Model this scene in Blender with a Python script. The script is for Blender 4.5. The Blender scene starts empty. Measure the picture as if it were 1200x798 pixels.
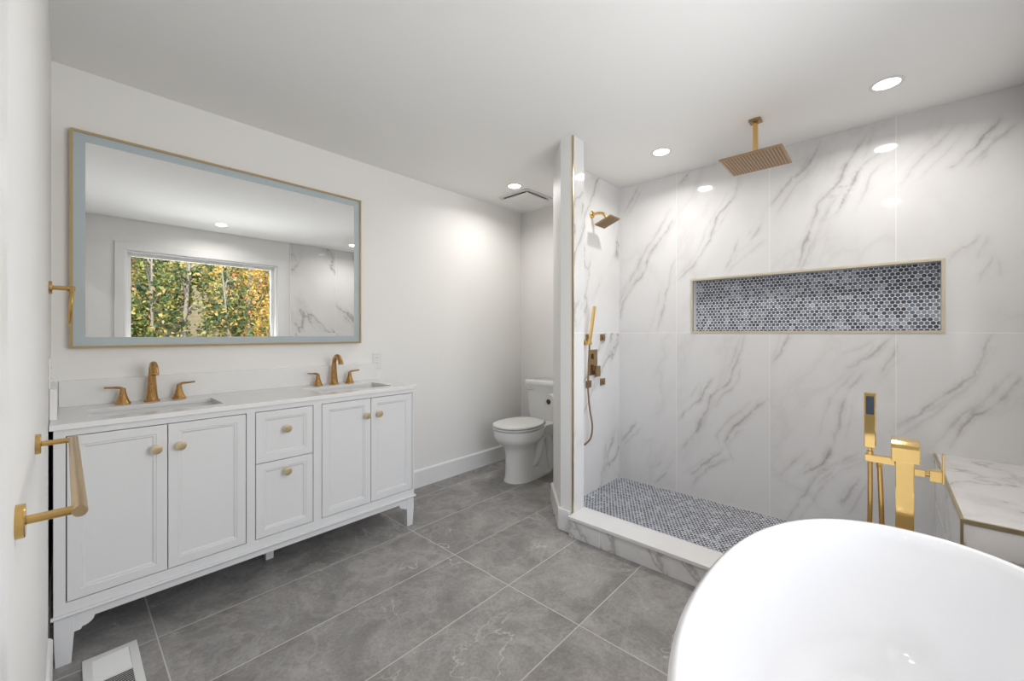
import bpy, bmesh, math, random
from mathutils import Vector, Matrix, noise as mnoise

scene = bpy.context.scene
COL = scene.collection
random.seed(7)
PI = math.pi

# ------------------------------------------------------------------ camera, world, sun, exposure
cam_d = bpy.data.cameras.new('camera')
cam = bpy.data.objects.new('camera', cam_d)
COL.objects.link(cam)
cam_d.sensor_width = 36.0
cam_d.lens = 478.64 / 1200 * 36.0
cam_d.shift_y = -(399 - 390) / 1200.0
cam_d.clip_start = 0.01
cam.location = (0, 0, 1.228)
cam.rotation_euler = (PI / 2, 0, math.radians(42.339 - 90))
scene.camera = cam

scene.view_settings.view_transform = 'Standard'
scene.view_settings.look = 'None'
scene.view_settings.exposure = 0.08
scene.view_settings.gamma = 1.0
scene.view_settings.use_curve_mapping = False

world = bpy.data.worlds.new('sky')
scene.world = world
world.use_nodes = True
wn = world.node_tree.nodes
wn.clear()
sky = wn.new('ShaderNodeTexSky')
sky.sky_type = 'NISHITA'
sky.sun_disc = False
sky.sun_elevation = math.radians(38)
sky.sun_rotation = math.radians(20)
wbg = wn.new('ShaderNodeBackground')
wbg.inputs['Strength'].default_value = 0.42
wo = wn.new('ShaderNodeOutputWorld')
world.node_tree.links.new(sky.outputs[0], wbg.inputs['Color'])
world.node_tree.links.new(wbg.outputs[0], wo.inputs['Surface'])

sun_d = bpy.data.lights.new('sun', 'SUN')
sun_d.energy = 7.0
sun_d.angle = math.radians(1)
sun_d.color = (1, .95, .86)
sun = bpy.data.objects.new('sun', sun_d)
COL.objects.link(sun)
sun.location = (0, 8, 9)
sun.rotation_euler = Vector((.25, -.8, -.62)).to_track_quat('-Z', 'Y').to_euler()

LAMP_POWER = 4.9       # every recessed lamp
LAMP_COLOR = (1.0, .965, .925)
WINDOW_FILL_POWER = 33.0     # added area lamp that boosts the window daylight

# ------------------------------------------------------------------ node helpers
def new_mat(name):
    m = bpy.data.materials.new(name)
    m.use_nodes = True
    nt = m.node_tree
    b = nt.nodes['Principled BSDF']
    return m, nt, b

class NB:
    def __init__(self, nt): self.nt = nt
    def n(self, t, **kw):
        x = self.nt.nodes.new(t)
        for k, v in kw.items(): setattr(x, k, v)
        return x
    def put(self, sock, v):
        if v is None: return
        if isinstance(v, bpy.types.NodeSocket): self.nt.links.new(v, sock)
        else: sock.default_value = v
    def m(self, op, a, b=None, c=None, clamp=False):
        x = self.n('ShaderNodeMath', operation=op)
        x.use_clamp = clamp
        self.put(x.inputs[0], a); self.put(x.inputs[1], b); self.put(x.inputs[2], c)
        return x.outputs[0]
    def v(self, op, a, b=None):
        x = self.n('ShaderNodeVectorMath', operation=op)
        self.put(x.inputs[0], a)
        if b is not None: self.put(x.inputs[1], b)
        return x.outputs['Value'] if op in ('LENGTH', 'DOT_PRODUCT', 'DISTANCE') else x.outputs['Vector']
    def comb(self, a, b, c=0.0):
        x = self.n('ShaderNodeCombineXYZ')
        self.put(x.inputs[0], a); self.put(x.inputs[1], b); self.put(x.inputs[2], c)
        return x.outputs[0]
    def sep(self, a):
        x = self.n('ShaderNodeSeparateXYZ'); self.put(x.inputs[0], a)
        return x.outputs
    def noise(self, vec, scale, detail=4, rough=.55, dist=0.0):
        x = self.n('ShaderNodeTexNoise')
        self.put(x.inputs['Vector'], vec)
        x.inputs['Scale'].default_value = scale; x.inputs['Detail'].default_value = detail
        x.inputs['Roughness'].default_value = rough; x.inputs['Distortion'].default_value = dist
        return x.outputs['Fac'] if 'Fac' in x.outputs else x.outputs[0]
    def mix(self, f, a, b):
        x = self.n('ShaderNodeMix', data_type='RGBA')
        self.put(x.inputs[0], f); self.put(x.inputs[6], a); self.put(x.inputs[7], b)
        return x.outputs[2]
    def smooth(self, val, lo, hi, a=0.0, b=1.0):
        x = self.n('ShaderNodeMapRange', interpolation_type='SMOOTHSTEP')
        self.put(x.inputs[0], val); self.put(x.inputs[1], lo); self.put(x.inputs[2], hi)
        self.put(x.inputs[3], a); self.put(x.inputs[4], b)
        return x.outputs[0]
    def obj(self):
        return self.n('ShaderNodeTexCoord').outputs['Object']
    def bump(self, h, strength=.2, dist=.01):
        x = self.n('ShaderNodeBump')
        x.inputs['Strength'].default_value = strength; x.inputs['Distance'].default_value = dist
        self.put(x.inputs['Height'], h)
        return x.outputs[0]
    def ramp(self, f, stops):
        x = self.n('ShaderNodeValToRGB')
        e = x.color_ramp.elements
        while len(e) < len(stops): e.new(.5)
        for i, (p, c) in enumerate(stops): e[i].position = p; e[i].color = c
        self.put(x.inputs[0], f)
        return x.outputs[0]

def rgb(r, g, b): return (r, g, b, 1.0)

def paint(name, c, rough=.5, metal=0.0, var=.02, scale=40, coat=0.0, bumps=0.0):
    m, nt, b = new_mat(name); N = NB(nt)
    f = N.noise(N.obj(), scale, 3)
    c2 = tuple(max(0, x * (1 - var * 2)) for x in c)
    N.put(b.inputs['Base Color'], N.mix(f, rgb(*c), rgb(*c2)))
    b.inputs['Roughness'].default_value = rough
    b.inputs['Metallic'].default_value = metal
    if coat:
        b.inputs['Coat Weight'].default_value = coat
        b.inputs['Coat Roughness'].default_value = .05
    if bumps:
        N.put(b.inputs['Normal'], N.bump(N.noise(N.obj(), 300, 2), bumps, .002))
    return m

def brushed(name, c, rough=.3, var=.03, sc=(30, 30, 60)):
    m, nt, b = new_mat(name); N = NB(nt)
    q = N.v('MULTIPLY', N.obj(), sc)
    f = N.noise(q, 1.0, 3)
    N.put(b.inputs['Base Color'], N.mix(f, rgb(*c), rgb(*[x * (1 - var * 2) for x in c])))
    b.inputs['Metallic'].default_value = 1.0
    N.put(b.inputs['Roughness'], N.smooth(f, .2, .8, rough * .97, rough * 1.03))
    return m

def grid_mask(N, u, v, w, h, ou, ov, g):
    """1 on grout lines of a w x h grid whose lines pass through (ou, ov)"""
    out = None
    for c, s, o in ((u, w, ou), (v, h, ov)):
        if s is None: continue
        t = N.m('DIVIDE', N.m('SUBTRACT', c, o), s)
        d = N.m('MULTIPLY', N.m('ABSOLUTE', N.m('SUBTRACT', t, N.m('ROUND', t))), s)
        k = N.m('LESS_THAN', d, g / 2)
        out = k if out is None else N.m('MAXIMUM', out, k)
    return out

def tile_id(N, u, v, w, h, ou, ov):
    a = N.m('FLOOR', N.m('DIVIDE', N.m('SUBTRACT', u, ou), w))
    b = N.m('FLOOR', N.m('DIVIDE', N.m('SUBTRACT', v, ov), h))
    return a, b

def marble(name, uv, w, h, ou, ov, base=(.755, .748, .745), density=1.0, attr=False, grout=.003, rough=.06, flip=False, mlo=.42, scale=2.1):
    m, nt, b = new_mat(name); N = NB(nt)
    o = N.obj(); s = N.sep(o)
    u, v = s[uv[0]], s[uv[1]]
    ia, ib = tile_id(N, u, v, w, h, ou, ov)
    off = N.comb(N.m('MULTIPLY', ia, 3.7), N.m('MULTIPLY', ib, 5.3), N.m('MULTIPLY', ia, 1.9))
    # coordinates stretched along the run of the veins
    sg = -1.0 if flip else 1.0
    along = Vector((.42 * sg, -.42 * sg, .80)).normalized()
    p1 = Vector((.80, 0, -.42 * sg)).normalized()
    p2 = along.cross(p1)
    q = N.comb(N.m('MULTIPLY', N.v('DOT_PRODUCT', o, tuple(along)), .22), N.v('DOT_PRODUCT', o, tuple(p1)), N.v('DOT_PRODUCT', o, tuple(p2)))
    q = N.v('ADD', q, off)
    n1 = N.noise(q, scale, 6, .55)
    mask = N.smooth(N.noise(q, 1.7, 2), mlo, mlo + .16)
    ridge = N.m('ABSOLUTE', N.m('SUBTRACT', n1, .5))
    k1 = N.m('MULTIPLY', N.smooth(ridge, 0.0, .016, 1.0, 0.0), mask)
    k2 = N.m('MULTIPLY', N.smooth(ridge, 0.0, .07, 1.0, 0.0), mask)
    if attr:
        fine = N.noise(o, 60, 4, .65)
        at = N.n('ShaderNodeAttribute', attribute_name='vein_distance').outputs['Fac']
        st = N.n('ShaderNodeAttribute', attribute_name='vein_strength').outputs['Fac']
        d = N.m('ADD', at, N.m('MULTIPLY', N.m('SUBTRACT', fine, .5), .008))
        streaks = N.noise(N.v('MULTIPLY', q, (.6, 1, 1)), 26, 4, .65)
        patch = N.smooth(N.noise(o, 6, 3, .6), .36, .60, .25, 1.0)
        a1 = N.m('MULTIPLY', N.m('MULTIPLY', N.smooth(d, .001, .010, 1.0, 0.0), st), patch)
        a2 = N.m('MULTIPLY', N.m('MULTIPLY', N.smooth(d, .002, .036, 1.0, 0.0), N.smooth(streaks, .25, .65, .25, 1.0)), N.m('MULTIPLY', st, N.m('ADD', patch, .15)))
        k1 = N.m('ADD', N.m('MULTIPLY', a1, .72), N.m('MULTIPLY', k1, .07), clamp=True)
        k2 = N.m('ADD', N.m('MULTIPLY', a2, 1.05), N.m('MULTIPLY', k2, .24), clamp=True)
    cloud = N.noise(o, 3.2, 4)
    col = N.mix(N.m('MULTIPLY', N.smooth(cloud, .45, .75), .35), rgb(*base), rgb(base[0] * .9, base[1] * .89, base[2] * .885))
    col = N.mix(N.m('MULTIPLY', k2, .36 * density), col, rgb(.36, .325, .30))
    col = N.mix(N.m('MULTIPLY', k1, .66 * density, clamp=True), col, rgb(.17, .155, .15))
    g = grid_mask(N, u, v, w, h, ou, ov, grout)
    col = N.mix(g, col, rgb(.86, .85, .83))
    N.put(b.inputs['Base Color'], col)
    N.put(b.inputs['Roughness'], N.m('ADD', N.m('MULTIPLY', g, .4), rough))
    b.inputs['IOR'].default_value = 1.5
    return m

def penny(name, uv, pitch):
    m, nt, b = new_mat(name); N = NB(nt)
    s = N.sep(N.obj())
    p = N.comb(N.m('DIVIDE', s[uv[0]], pitch), N.m('DIVIDE', s[uv[1]], pitch))
    S = (1.0, 1.7320508, 1.0)
    q = N.v('DIVIDE', p, S)
    ca = N.v('MULTIPLY', N.v('FLOOR', N.v('ADD', q, (.5, .5, 0))), S)
    cb = N.v('MULTIPLY', N.v('ADD', N.v('FLOOR', q), (.5, .5, 0)), S)
    da = N.v('LENGTH', N.v('SUBTRACT', p, ca)); db = N.v('LENGTH', N.v('SUBTRACT', p, cb))
    pick = N.m('LESS_THAN', da, db)
    d = N.m('MINIMUM', da, db)
    mx = N.n('ShaderNodeMix', data_type='VECTOR')
    N.put(mx.inputs[0], pick); N.put(mx.inputs[4], cb); N.put(mx.inputs[5], ca)
    cid = mx.outputs[1]
    wn_ = N.n('ShaderNodeTexWhiteNoise', noise_dimensions='3D')
    N.put(wn_.inputs['Vector'], cid)
    cl = N.noise(cid, .17, 3)
    t = N.m('ADD', N.m('MULTIPLY', wn_.outputs[0], .75), N.m('MULTIPLY', N.m('SUBTRACT', cl, .5), .9), clamp=True)
    col = N.ramp(t, [(0.0, rgb(.028, .036, .058)), (.30, rgb(.07, .092, .135)), (.60, rgb(.19, .23, .29)), (1.0, rgb(.52, .56, .60))])
    streak = N.noise(N.obj(), 90, 3)
    col = N.mix(N.m('MULTIPLY', streak, .14), col, rgb(.5, .52, .55))
    g = N.smooth(d, .435, .475)
    N.put(b.inputs['Base Color'], N.mix(g, col, rgb(.84, .84, .83)))
    N.put(b.inputs['Roughness'], N.smooth(g, 0.0, 1.0, .16, .7))
    N.put(b.inputs['Normal'], N.bump(N.smooth(d, .38, .48, 1.0, 0.0), .35, .002))
    return m

def floor_mat():
    m, nt, b = new_mat('grey stone-look porcelain floor'); N = NB(nt)
    o = N.obj(); s = N.sep(o)
    W, H, OU, OV = 1.204, .405, .254, .137
    ia, ib = tile_id(N, s[0], s[1], W, H, OU, OV)
    q = N.v('ADD', o, N.comb(N.m('MULTIPLY', ia, 7.3), N.m('MULTIPLY', ib, 4.1), N.m('MULTIPLY', ib, 2.7)))
    cloud = N.noise(q, 3.4, 10, .74, .5)
    grain = N.noise(q, 70, 4, .75)
    t = N.m('ADD', N.m('MULTIPLY', N.m('SUBTRACT', cloud, .5), 1.7), N.m('MULTIPLY', N.m('SUBTRACT', grain, .5), .8))
    t = N.m('ADD', t, .5, clamp=True)
    col = N.ramp(t, [(0.0, rgb(.13, .125, .118)), (.42, rgb(.245, .236, .226)), (.75, rgb(.37, .357, .343)), (1.0, rgb(.52, .505, .49))])
    r = N.m('ABSOLUTE', N.m('SUBTRACT', N.noise(q, 1.5, 5, .6, .5), .5))
    msk = N.smooth(N.noise(q, 2.2, 2), .50, .64)
    vein = N.m('MULTIPLY', N.smooth(r, 0.0, .007, 1.0, 0.0), msk)
    col = N.mix(N.m('MULTIPLY', vein, .5), col, rgb(.66, .64, .61))
    r2 = N.m('ABSOLUTE', N.m('SUBTRACT', N.noise(N.v('ADD', q, (9, 3, 1)), 2.3, 6, .62, .4), .5))
    col = N.mix(N.m('MULTIPLY', N.smooth(r2, 0.0, .04, 1.0, 0.0), .22), col, rgb(.52, .50, .475))
    g = grid_mask(N, s[0], s[1], W, H, OU, OV, .0045)
    col = N.mix(g, col, rgb(.56, .545, .52))
    N.put(b.inputs['Base Color'], col)
    N.put(b.inputs['Roughness'], N.smooth(grain, .3, .7, .42, .58))
    N.put(b.inputs['Normal'], N.bump(N.m('SUBTRACT', N.m('MULTIPLY', grain, .3), g), .12, .002))
    return m

def emit(name, c, s):
    m, nt, b = new_mat(name)
    b.inputs['Base Color'].default_value = rgb(.9, .9, .9)
    b.inputs['Emission Color'].default_value = rgb(*c)
    b.inputs['Emission Strength'].default_value = s
    return m

M = {}
M['wall'] = paint('white wall paint', (.86, .85, .83), .55, var=.01, scale=3)
M['ceiling'] = paint('white ceiling paint', (.90, .895, .88), .75, var=.01, scale=3)
M['trim'] = paint('white satin trim paint', (.84, .835, .83), .3, var=.01)
M['cabinet'] = paint('white lacquered cabinet', (.745, .745, .745), .35, var=.01)
M['quartz'] = paint('white quartz', (.83, .825, .815), .16, var=.03, scale=14)
M['porcelain'] = paint('glazed white porcelain', (.84, .84, .825), .08, var=.005, coat=.4)
M['acrylic'] = paint('glossy white acrylic', (.83, .83, .84), .07, var=.004, coat=.5)
M['plastic'] = paint('white plastic', (.80, .80, .78), .35, var=.01)
M['dark'] = paint('painted gap shade', (.02, .02, .02), .8)  # near black, paints the shade inside gaps and openings
M['grey_louver'] = paint('grey louvre metal', (.33, .34, .36), .4, metal=.6)
M['bronze'] = brushed('brushed bronze gold', (.52, .305, .115), .27, var=0.0)
M['bar_gold'] = brushed('brushed champagne gold', (.60, .45, .28), .36)
M['satin_gold'] = brushed('satin gold', (.72, .47, .17), .22)
M['polish_gold'] = brushed('polished gold', (.92, .64, .25), .07, var=.01)
M['polish_dark'] = paint('dark rubber nozzles', (.03, .04, .06), .4)
M['knob'] = brushed('champagne knob metal', (.92, .76, .53), .5, sc=(120, 8, 120))
M['shower_metal'] = brushed('brushed dark bronze gold', (.42, .285, .16), .36)
M['nozzle'] = paint('brown rubber nozzles and gap shade', (.20, .13, .08), .5)
M['frame_gold'] = brushed('mirror frame brass', (.66, .51, .30), .34)
M['edge_gold'] = brushed('tile edge brass', (.60, .50, .31), .34)
M['pale_gold'] = brushed('pale champagne trim', (.84, .75, .58), .4)
M['chrome'] = paint('chrome', (.75, .75, .76), .12, metal=1.0)
M['paper'] = paint('white tissue paper', (.84, .83, .81), .9, bumps=.3)
M['card'] = paint('brown card tube', (.30, .22, .15), .9)
M['floor'] = floor_mat()
M['lens'] = emit('lit lamp lens', (1, .97, .93), 9.0)
M['marble_right'] = marble('veined white porcelain slab tile', (1, 2), .610, 1.228, -.049, 0.0, attr=True)
M['marble_y'] = marble('veined white porcelain tile, side', (0, 2), .610, 1.228, 2.537, 0.0, density=.75)
M['marble_front'] = marble('veined white porcelain tile, window side', (0, 2), .610, 1.228, 2.07, 0.0, density=.7, flip=True)
M['marble_curb'] = marble('veined white porcelain curb', (1, 2), 1.22, 9.0, .60, -1.0, density=.6, flip=True, mlo=.02, scale=3.0)
M['marble_bench'] = marble('veined white porcelain bench', (1, 2), 9.0, 9.0, -3, -2.0, base=(.70, .68, .665), density=.8)  # same marble, base darkened for how light and gloss fall on the bench
M['marble_bench_side'] = marble('veined white porcelain bench side', (0, 2), .61, .61, 2.537, .34, density=.8, grout=.0015)
M['penny_wall'] = penny('blue grey penny round mosaic', (1, 2), .0235)
M['penny_floor'] = penny('blue grey penny round floor mosaic', (1, 0), .0235)

def mirror_mat():
    m, nt, b = new_mat('mirror glass')
    b.inputs['Base Color'].default_value = rgb(.93, .94, .93)
    b.inputs['Metallic'].default_value = 1.0
    b.inputs['Roughness'].default_value = 0.0
    return m
M['mirror'] = mirror_mat()

def frosted_mat():
    m, nt, b = new_mat('frosted mirror border'); N = NB(nt)
    f = N.noise(N.obj(), 700, 2)
    N.put(b.inputs['Base Color'], N.mix(f, rgb(.66, .74, .78), rgb(.52, .60, .65)))
    b.inputs['Metallic'].default_value = .75
    b.inputs['Roughness'].default_value = .38
    N.put(b.inputs['Normal'], N.bump(f, .25, .001))
    return m
M['frost'] = frosted_mat()

def glass_mat():
    m, nt, b = new_mat('window glass'); N = NB(nt)
    nt.nodes.remove(b)
    tr = N.n('ShaderNodeBsdfTransparent'); gl = N.n('ShaderNodeBsdfGlossy')
    gl.inputs['Roughness'].default_value = 0.0
    fr = N.n('ShaderNodeFresnel'); fr.inputs['IOR'].default_value = 1.35
    mx = N.n('ShaderNodeMixShader')
    nt.links.new(fr.outputs[0], mx.inputs[0]); nt.links.new(tr.outputs[0], mx.inputs[1]); nt.links.new(gl.outputs[0], mx.inputs[2])
    nt.links.new(mx.outputs[0], nt.nodes['Material Output'].inputs['Surface'])
    return m
M['glass'] = glass_mat()

def leaf_mat(name, stops):
    m, nt, b = new_mat(name); N = NB(nt)
    g = N.n('ShaderNodeNewGeometry')
    col = N.ramp(g.outputs['Random Per Island'], stops)
    N.put(b.inputs['Base Color'], col)
    b.inputs['Roughness'].default_value = .5
    tl = N.n('ShaderNodeBsdfTranslucent')
    nt.links.new(col, tl.inputs['Color'])
    mx = N.n('ShaderNodeMixShader'); mx.inputs[0].default_value = .35
    nt.links.new(b.outputs[0], mx.inputs[1]); nt.links.new(tl.outputs[0], mx.inputs[2])
    nt.links.new(mx.outputs[0], nt.nodes['Material Output'].inputs['Surface'])
    return m
M['leaf_green'] = leaf_mat('green leaves', [(0, rgb(.025, .06, .02)), (.45, rgb(.09, .16, .04)), (.75, rgb(.36, .38, .09)), (1, rgb(.72, .45, .16))])
M['leaf_yellow'] = leaf_mat('yellow leaves', [(0, rgb(.70, .42, .06)), (.5, rgb(.85, .60, .12)), (.8, rgb(.55, .50, .10)), (1, rgb(.85, .55, .30))])
M['leaf_mixed'] = leaf_mat('turning leaves', [(0, rgb(.06, .11, .03)), (.4, rgb(.30, .30, .06)), (.7, rgb(.72, .40, .10)), (1, rgb(.70, .26, .14))])
M['bark'] = paint('pale bark', (.34, .30, .26), .9, var=.25, scale=9)
M['ground'] = paint('leaf covered ground', (.30, .24, .13), .95, var=.35, scale=5)

# ------------------------------------------------------------------ mesh helpers
def link(o, parent=None):
    COL.objects.link(o)
    if parent is not None: o.parent = parent
    return o

def origin(p):
    v = Vector((0, 0, 0))
    while p is not None:
        v += p.location; p = p.parent
    return v

def obj(name, bm, mat, parent=None, smooth=None, bevel=0.0, segs=2, at=None):
    """link a bmesh (authored in world coordinates) as ONE object"""
    bmesh.ops.recalc_face_normals(bm, faces=bm.faces[:])
    me = bpy.data.meshes.new(name)
    off = origin(parent) if parent is not None else (Vector(at) if at else Vector((0, 0, 0)))
    if off.length: bmesh.ops.translate(bm, verts=bm.verts[:], vec=-off)
    bm.to_mesh(me); bm.free()
    mats = mat if isinstance(mat, (list, tuple)) else [mat]
    for m in mats: me.materials.append(m)
    o = bpy.data.objects.new(name, me)
    link(o, parent)
    if at and parent is None: o.location = at
    if smooth is not None:
        for p in me.polygons: p.use_smooth = True
        me.set_sharp_from_angle(angle=math.radians(smooth))
    if bevel:
        mod = o.modifiers.new('bevel', 'BEVEL')
        mod.width = bevel; mod.segments = segs; mod.limit_method = 'ANGLE'; mod.angle_limit = math.radians(40)
    return o

def thing(name, label, cat, loc, group=None):
    o = bpy.data.objects.new(name, None)
    o.empty_display_size = .05
    COL.objects.link(o)
    o.location = loc; o['label'] = label; o['category'] = cat
    if group: o['group'] = group
    return o

def tag(o, label, cat, group=None):
    o['label'] = label; o['category'] = cat
    if group: o['group'] = group
    return o

def struct(name, bm, mat, **k):
    o = obj(name, bm, mat, **k); o['kind'] = 'structure'; return o

def dup(root, loc, label, group=None):
    r = root.copy(); COL.objects.link(r); r.location = loc; r['label'] = label
    if group: r['group'] = group
    def rec(a, b):
        for ch in list(a.children):
            c = ch.copy(); COL.objects.link(c); c.parent = b
            rec(ch, c)
    rec(root, r)
    return r

def B(): return bmesh.new()

def box(bm, x0, x1, y0, y1, z0, z1):
    r = bmesh.ops.create_cube(bm, size=1.0)
    for v in r['verts']:
        v.co = Vector((x0 + (v.co.x + .5) * (x1 - x0), y0 + (v.co.y + .5) * (y1 - y0), z0 + (v.co.z + .5) * (z1 - z0)))
    return r['verts']

def bx(*a):
    bm = B(); box(bm, *a); return bm

def prism(bm, poly, z0, z1):
    lo = [bm.verts.new((x, y, z0)) for x, y in poly]; hi = [bm.verts.new((x, y, z1)) for x, y in poly]
    n = len(poly)
    bm.faces.new(lo[::-1]); bm.faces.new(hi)
    for i in range(n): bm.faces.new((lo[i], lo[(i + 1) % n], hi[(i + 1) % n], hi[i]))

def extrude_poly(bm, pts, vec):
    """closed 3D polygon swept along vec"""
    vec = Vector(vec)
    lo = [bm.verts.new(Vector(p)) for p in pts]; hi = [bm.verts.new(Vector(p) + vec) for p in pts]
    n = len(pts)
    bm.faces.new(lo[::-1]); bm.faces.new(hi)
    for i in range(n): bm.faces.new((lo[i], lo[(i + 1) % n], hi[(i + 1) % n], hi[i]))

def rings(bm, rs, cap0=True, cap1=True, closed=False):
    vs = [[bm.verts.new(p) for p in r] for r in rs]
    n = len(vs[0])
    seq = list(range(len(vs) - 1))
    for i in seq:
        for j in range(n):
            bm.faces.new((vs[i][j], vs[i][(j + 1) % n], vs[i + 1][(j + 1) % n], vs[i + 1][j]))
    if closed:
        for j in range(n):
            bm.faces.new((vs[-1][j], vs[-1][(j + 1) % n], vs[0][(j + 1) % n], vs[0][j]))
    else:
        if cap0: bm.faces.new(vs[0][::-1])
        if cap1: bm.faces.new(vs[-1])
    return vs

def lathe(bm, c, axis, prof, n=32, cap0=True, cap1=True):
    """prof: list of (radius, distance along axis)"""
    c = Vector(c); axis = Vector(axis).normalized()
    a = axis.orthogonal().normalized(); b = axis.cross(a)
    rs = []
    for r, t in prof:
        rs.append([c + axis * t + (a * math.cos(2 * PI * k / n) + b * math.sin(2 * PI * k / n)) * max(r, 1e-5) for k in range(n)])
    rings(bm, rs, cap0, cap1)

def spline(pts, m=8):
    P = [Vector(p) for p in pts]; P = [P[0] * 2 - P[1]] + P + [P[-1] * 2 - P[-2]]
    out = []
    for i in range(1, len(P) - 2):
        for k in range(m):
            t = k / m; p0, p1, p2, p3 = P[i - 1], P[i], P[i + 1], P[i + 2]
            out.append(.5 * ((2 * p1) + (p2 - p0) * t + (2 * p0 - 5 * p1 + 4 * p2 - p3) * t * t + (3 * p1 - p0 - 3 * p2 + p3) * t ** 3))
    out.append(P[-2])
    return out

def tube(bm, pts, rad, n=12, closed=False, flat=None):
    """round tube along pts; rad number or list; flat = (factor, axis) squashes the section along that axis"""
    P = [Vector(p) for p in pts]
    L = len(P)
    R = rad if isinstance(rad, (list, tuple)) else [rad] * L
    ref = None; rs = []
    for i, p in enumerate(P):
        if closed: d = (P[(i + 1) % L] - P[i - 1])
        else: d = P[min(i + 1, L - 1)] - P[max(i - 1, 0)]
        d.normalize()
        if ref is None: a = d.orthogonal().normalized()
        else:
            a = ref - d * ref.dot(d); a.normalize()
        ref = a; b = d.cross(a)
        ring = []
        for k in range(n):
            o = (a * math.cos(2 * PI * k / n) + b * math.sin(2 * PI * k / n)) * R[i]
            if flat:
                ax = Vector(flat[1]); o = o - ax * o.dot(ax) * (1 - flat[0])
            ring.append(p + o)
        rs.append(ring)
    rings(bm, rs, closed=closed)

def plate_holes(bm, xs, ys, holes, z0, z1, ax=(0, 1, 2)):
    """plate over the grid xs x ys with cells in holes left open; ax maps (u, v, thickness) to world axes"""
    def V(u, v, t):
        c = [0, 0, 0]; c[ax[0]] = u; c[ax[1]] = v; c[ax[2]] = t
        return tuple(c)
    nx, ny = len(xs) - 1, len(ys) - 1
    solid = {(i, j) for i in range(nx) for j in range(ny) if (i, j) not in holes}
    cache = {}
    def vert(i, j, k):
        if (i, j, k) not in cache: cache[(i, j, k)] = bm.verts.new(V(xs[i], ys[j], (z0, z1)[k]))
        return cache[(i, j, k)]
    for (i, j) in solid:
        for k in (0, 1):
            bm.faces.new([vert(i, j, k), vert(i + 1, j, k), vert(i + 1, j + 1, k), vert(i, j + 1, k)])
        for (di, dj, e) in ((-1, 0, ((0, 0), (0, 1))), (1, 0, ((1, 0), (1, 1))), (0, -1, ((0, 0), (1, 0))), (0, 1, ((0, 1), (1, 1)))):
            if (i + di, j + dj) not in solid:
                (a, b), (c, d) = e
                bm.faces.new([vert(i + a, j + b, 0), vert(i + c, j + d, 0), vert(i + c, j + d, 1), vert(i + a, j + b, 1)])

def rrect(x0, x1, y0, y1, r, z, n=6):
    out = []
    for cx, cy, a0 in ((x1 - r, y1 - r, 0), (x0 + r, y1 - r, PI / 2), (x0 + r, y0 + r, PI), (x1 - r, y0 + r, 1.5 * PI)):
        for k in range(n + 1):
            a = a0 + PI / 2 * k / n
            out.append(Vector((cx + r * math.cos(a), cy + r * math.sin(a), z)))
    return out

# ------------------------------------------------------------------ dimensions
XL, YW, XN, YB, H = -.038, 2.742, 3.147, -.53, 2.44
XP, YP, YS, YT = 2.10, 1.41, 1.649, 1.78        # partition: front face, stub face, shower face, toilet face
FX = 2.10                                        # front of curb line / bench
WX0, WX1, WZ0, WZ1 = .44, 1.905, .78, 2.11       # window opening
DY0, DY1, DZ = -.45, .312, 2.04                   # door opening in the left wall

# ------------------------------------------------------------------ setting: shell
struct('floor', bx(-2.6, XN + .2, -1.3, YW + .15, -.12, 0), M['floor'])
struct('ceiling', bx(-2.6, XN + .2, -1.3, YW + .15, H, H + .15), M['ceiling'])
struct('wall_back', bx(XL - .12, XN + .2, YW, YW + .15, 0, H), M['wall'])
bm = B(); plate_holes(bm, [YB - .15, DY0, DY1, YW], [0, DZ, H], {(1, 0)}, XL - .12, XL, (1, 2, 0))
struct('wall_left', bm, M['wall'])
bm = B(); plate_holes(bm, [XL, WX0, WX1, XN + .2], [0, WZ0, WZ1, H], {(1, 1)}, YB - .15, YB, (0, 2, 1))
struct('wall_front', bm, M['wall'])
bm = B(); box(bm, XN, XN + .2, 1.70, YW, 0, H); box(bm, XN + .12, XN + .2, YB - .15, 1.70, 0, H)
struct('wall_right', bm, M['wall'])
# hall beyond the doorway the photograph is taken from
struct('wall_hall', bx(-2.6, -2.5, -1.3, YW + .15, 0, H), M['wall'])
struct('wall_hall_front', bx(-2.5, XL - .12, -1.3, -1.2, 0, H), M['wall'])
struct('wall_hall_back', bx(-2.5, XL - .12, 1.5, 1.6, 0, H), M['wall'])

# partition between toilet and shower: painted core and tile skin
bm = B()
prism(bm, [(XP, 1.50), (XP, 1.418), (XP + .012, 1.418), (XP + .012, 1.427), (2.214, 1.427), (2.440, 1.66), (2.40, YT)], 0, H)
prism(bm, [(2.440, 1.66), (XN, 1.66), (XN, YT), (2.40, YT)], 0, H)
struct('wall_partition', bm, M['wall'])
bm = B()
box(bm, XP + .012, 2.226, YP, 1.427, .121, H)
prism(bm, [(2.214, 1.427), (2.226, 1.427), (2.448, YS), (2.440, 1.66)], .10, H)
prism(bm, [(2.440, 1.66), (2.448, YS), (XN, YS), (XN, 1.66)], 0, H)
struct('wall_partition_tile', bm, M['marble_y'])
bm = B(); box(bm, XP - .001, XP + .012, YP - .001, 1.418, .121, H)
struct('trim_1', bm, M['edge_gold'])

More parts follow.
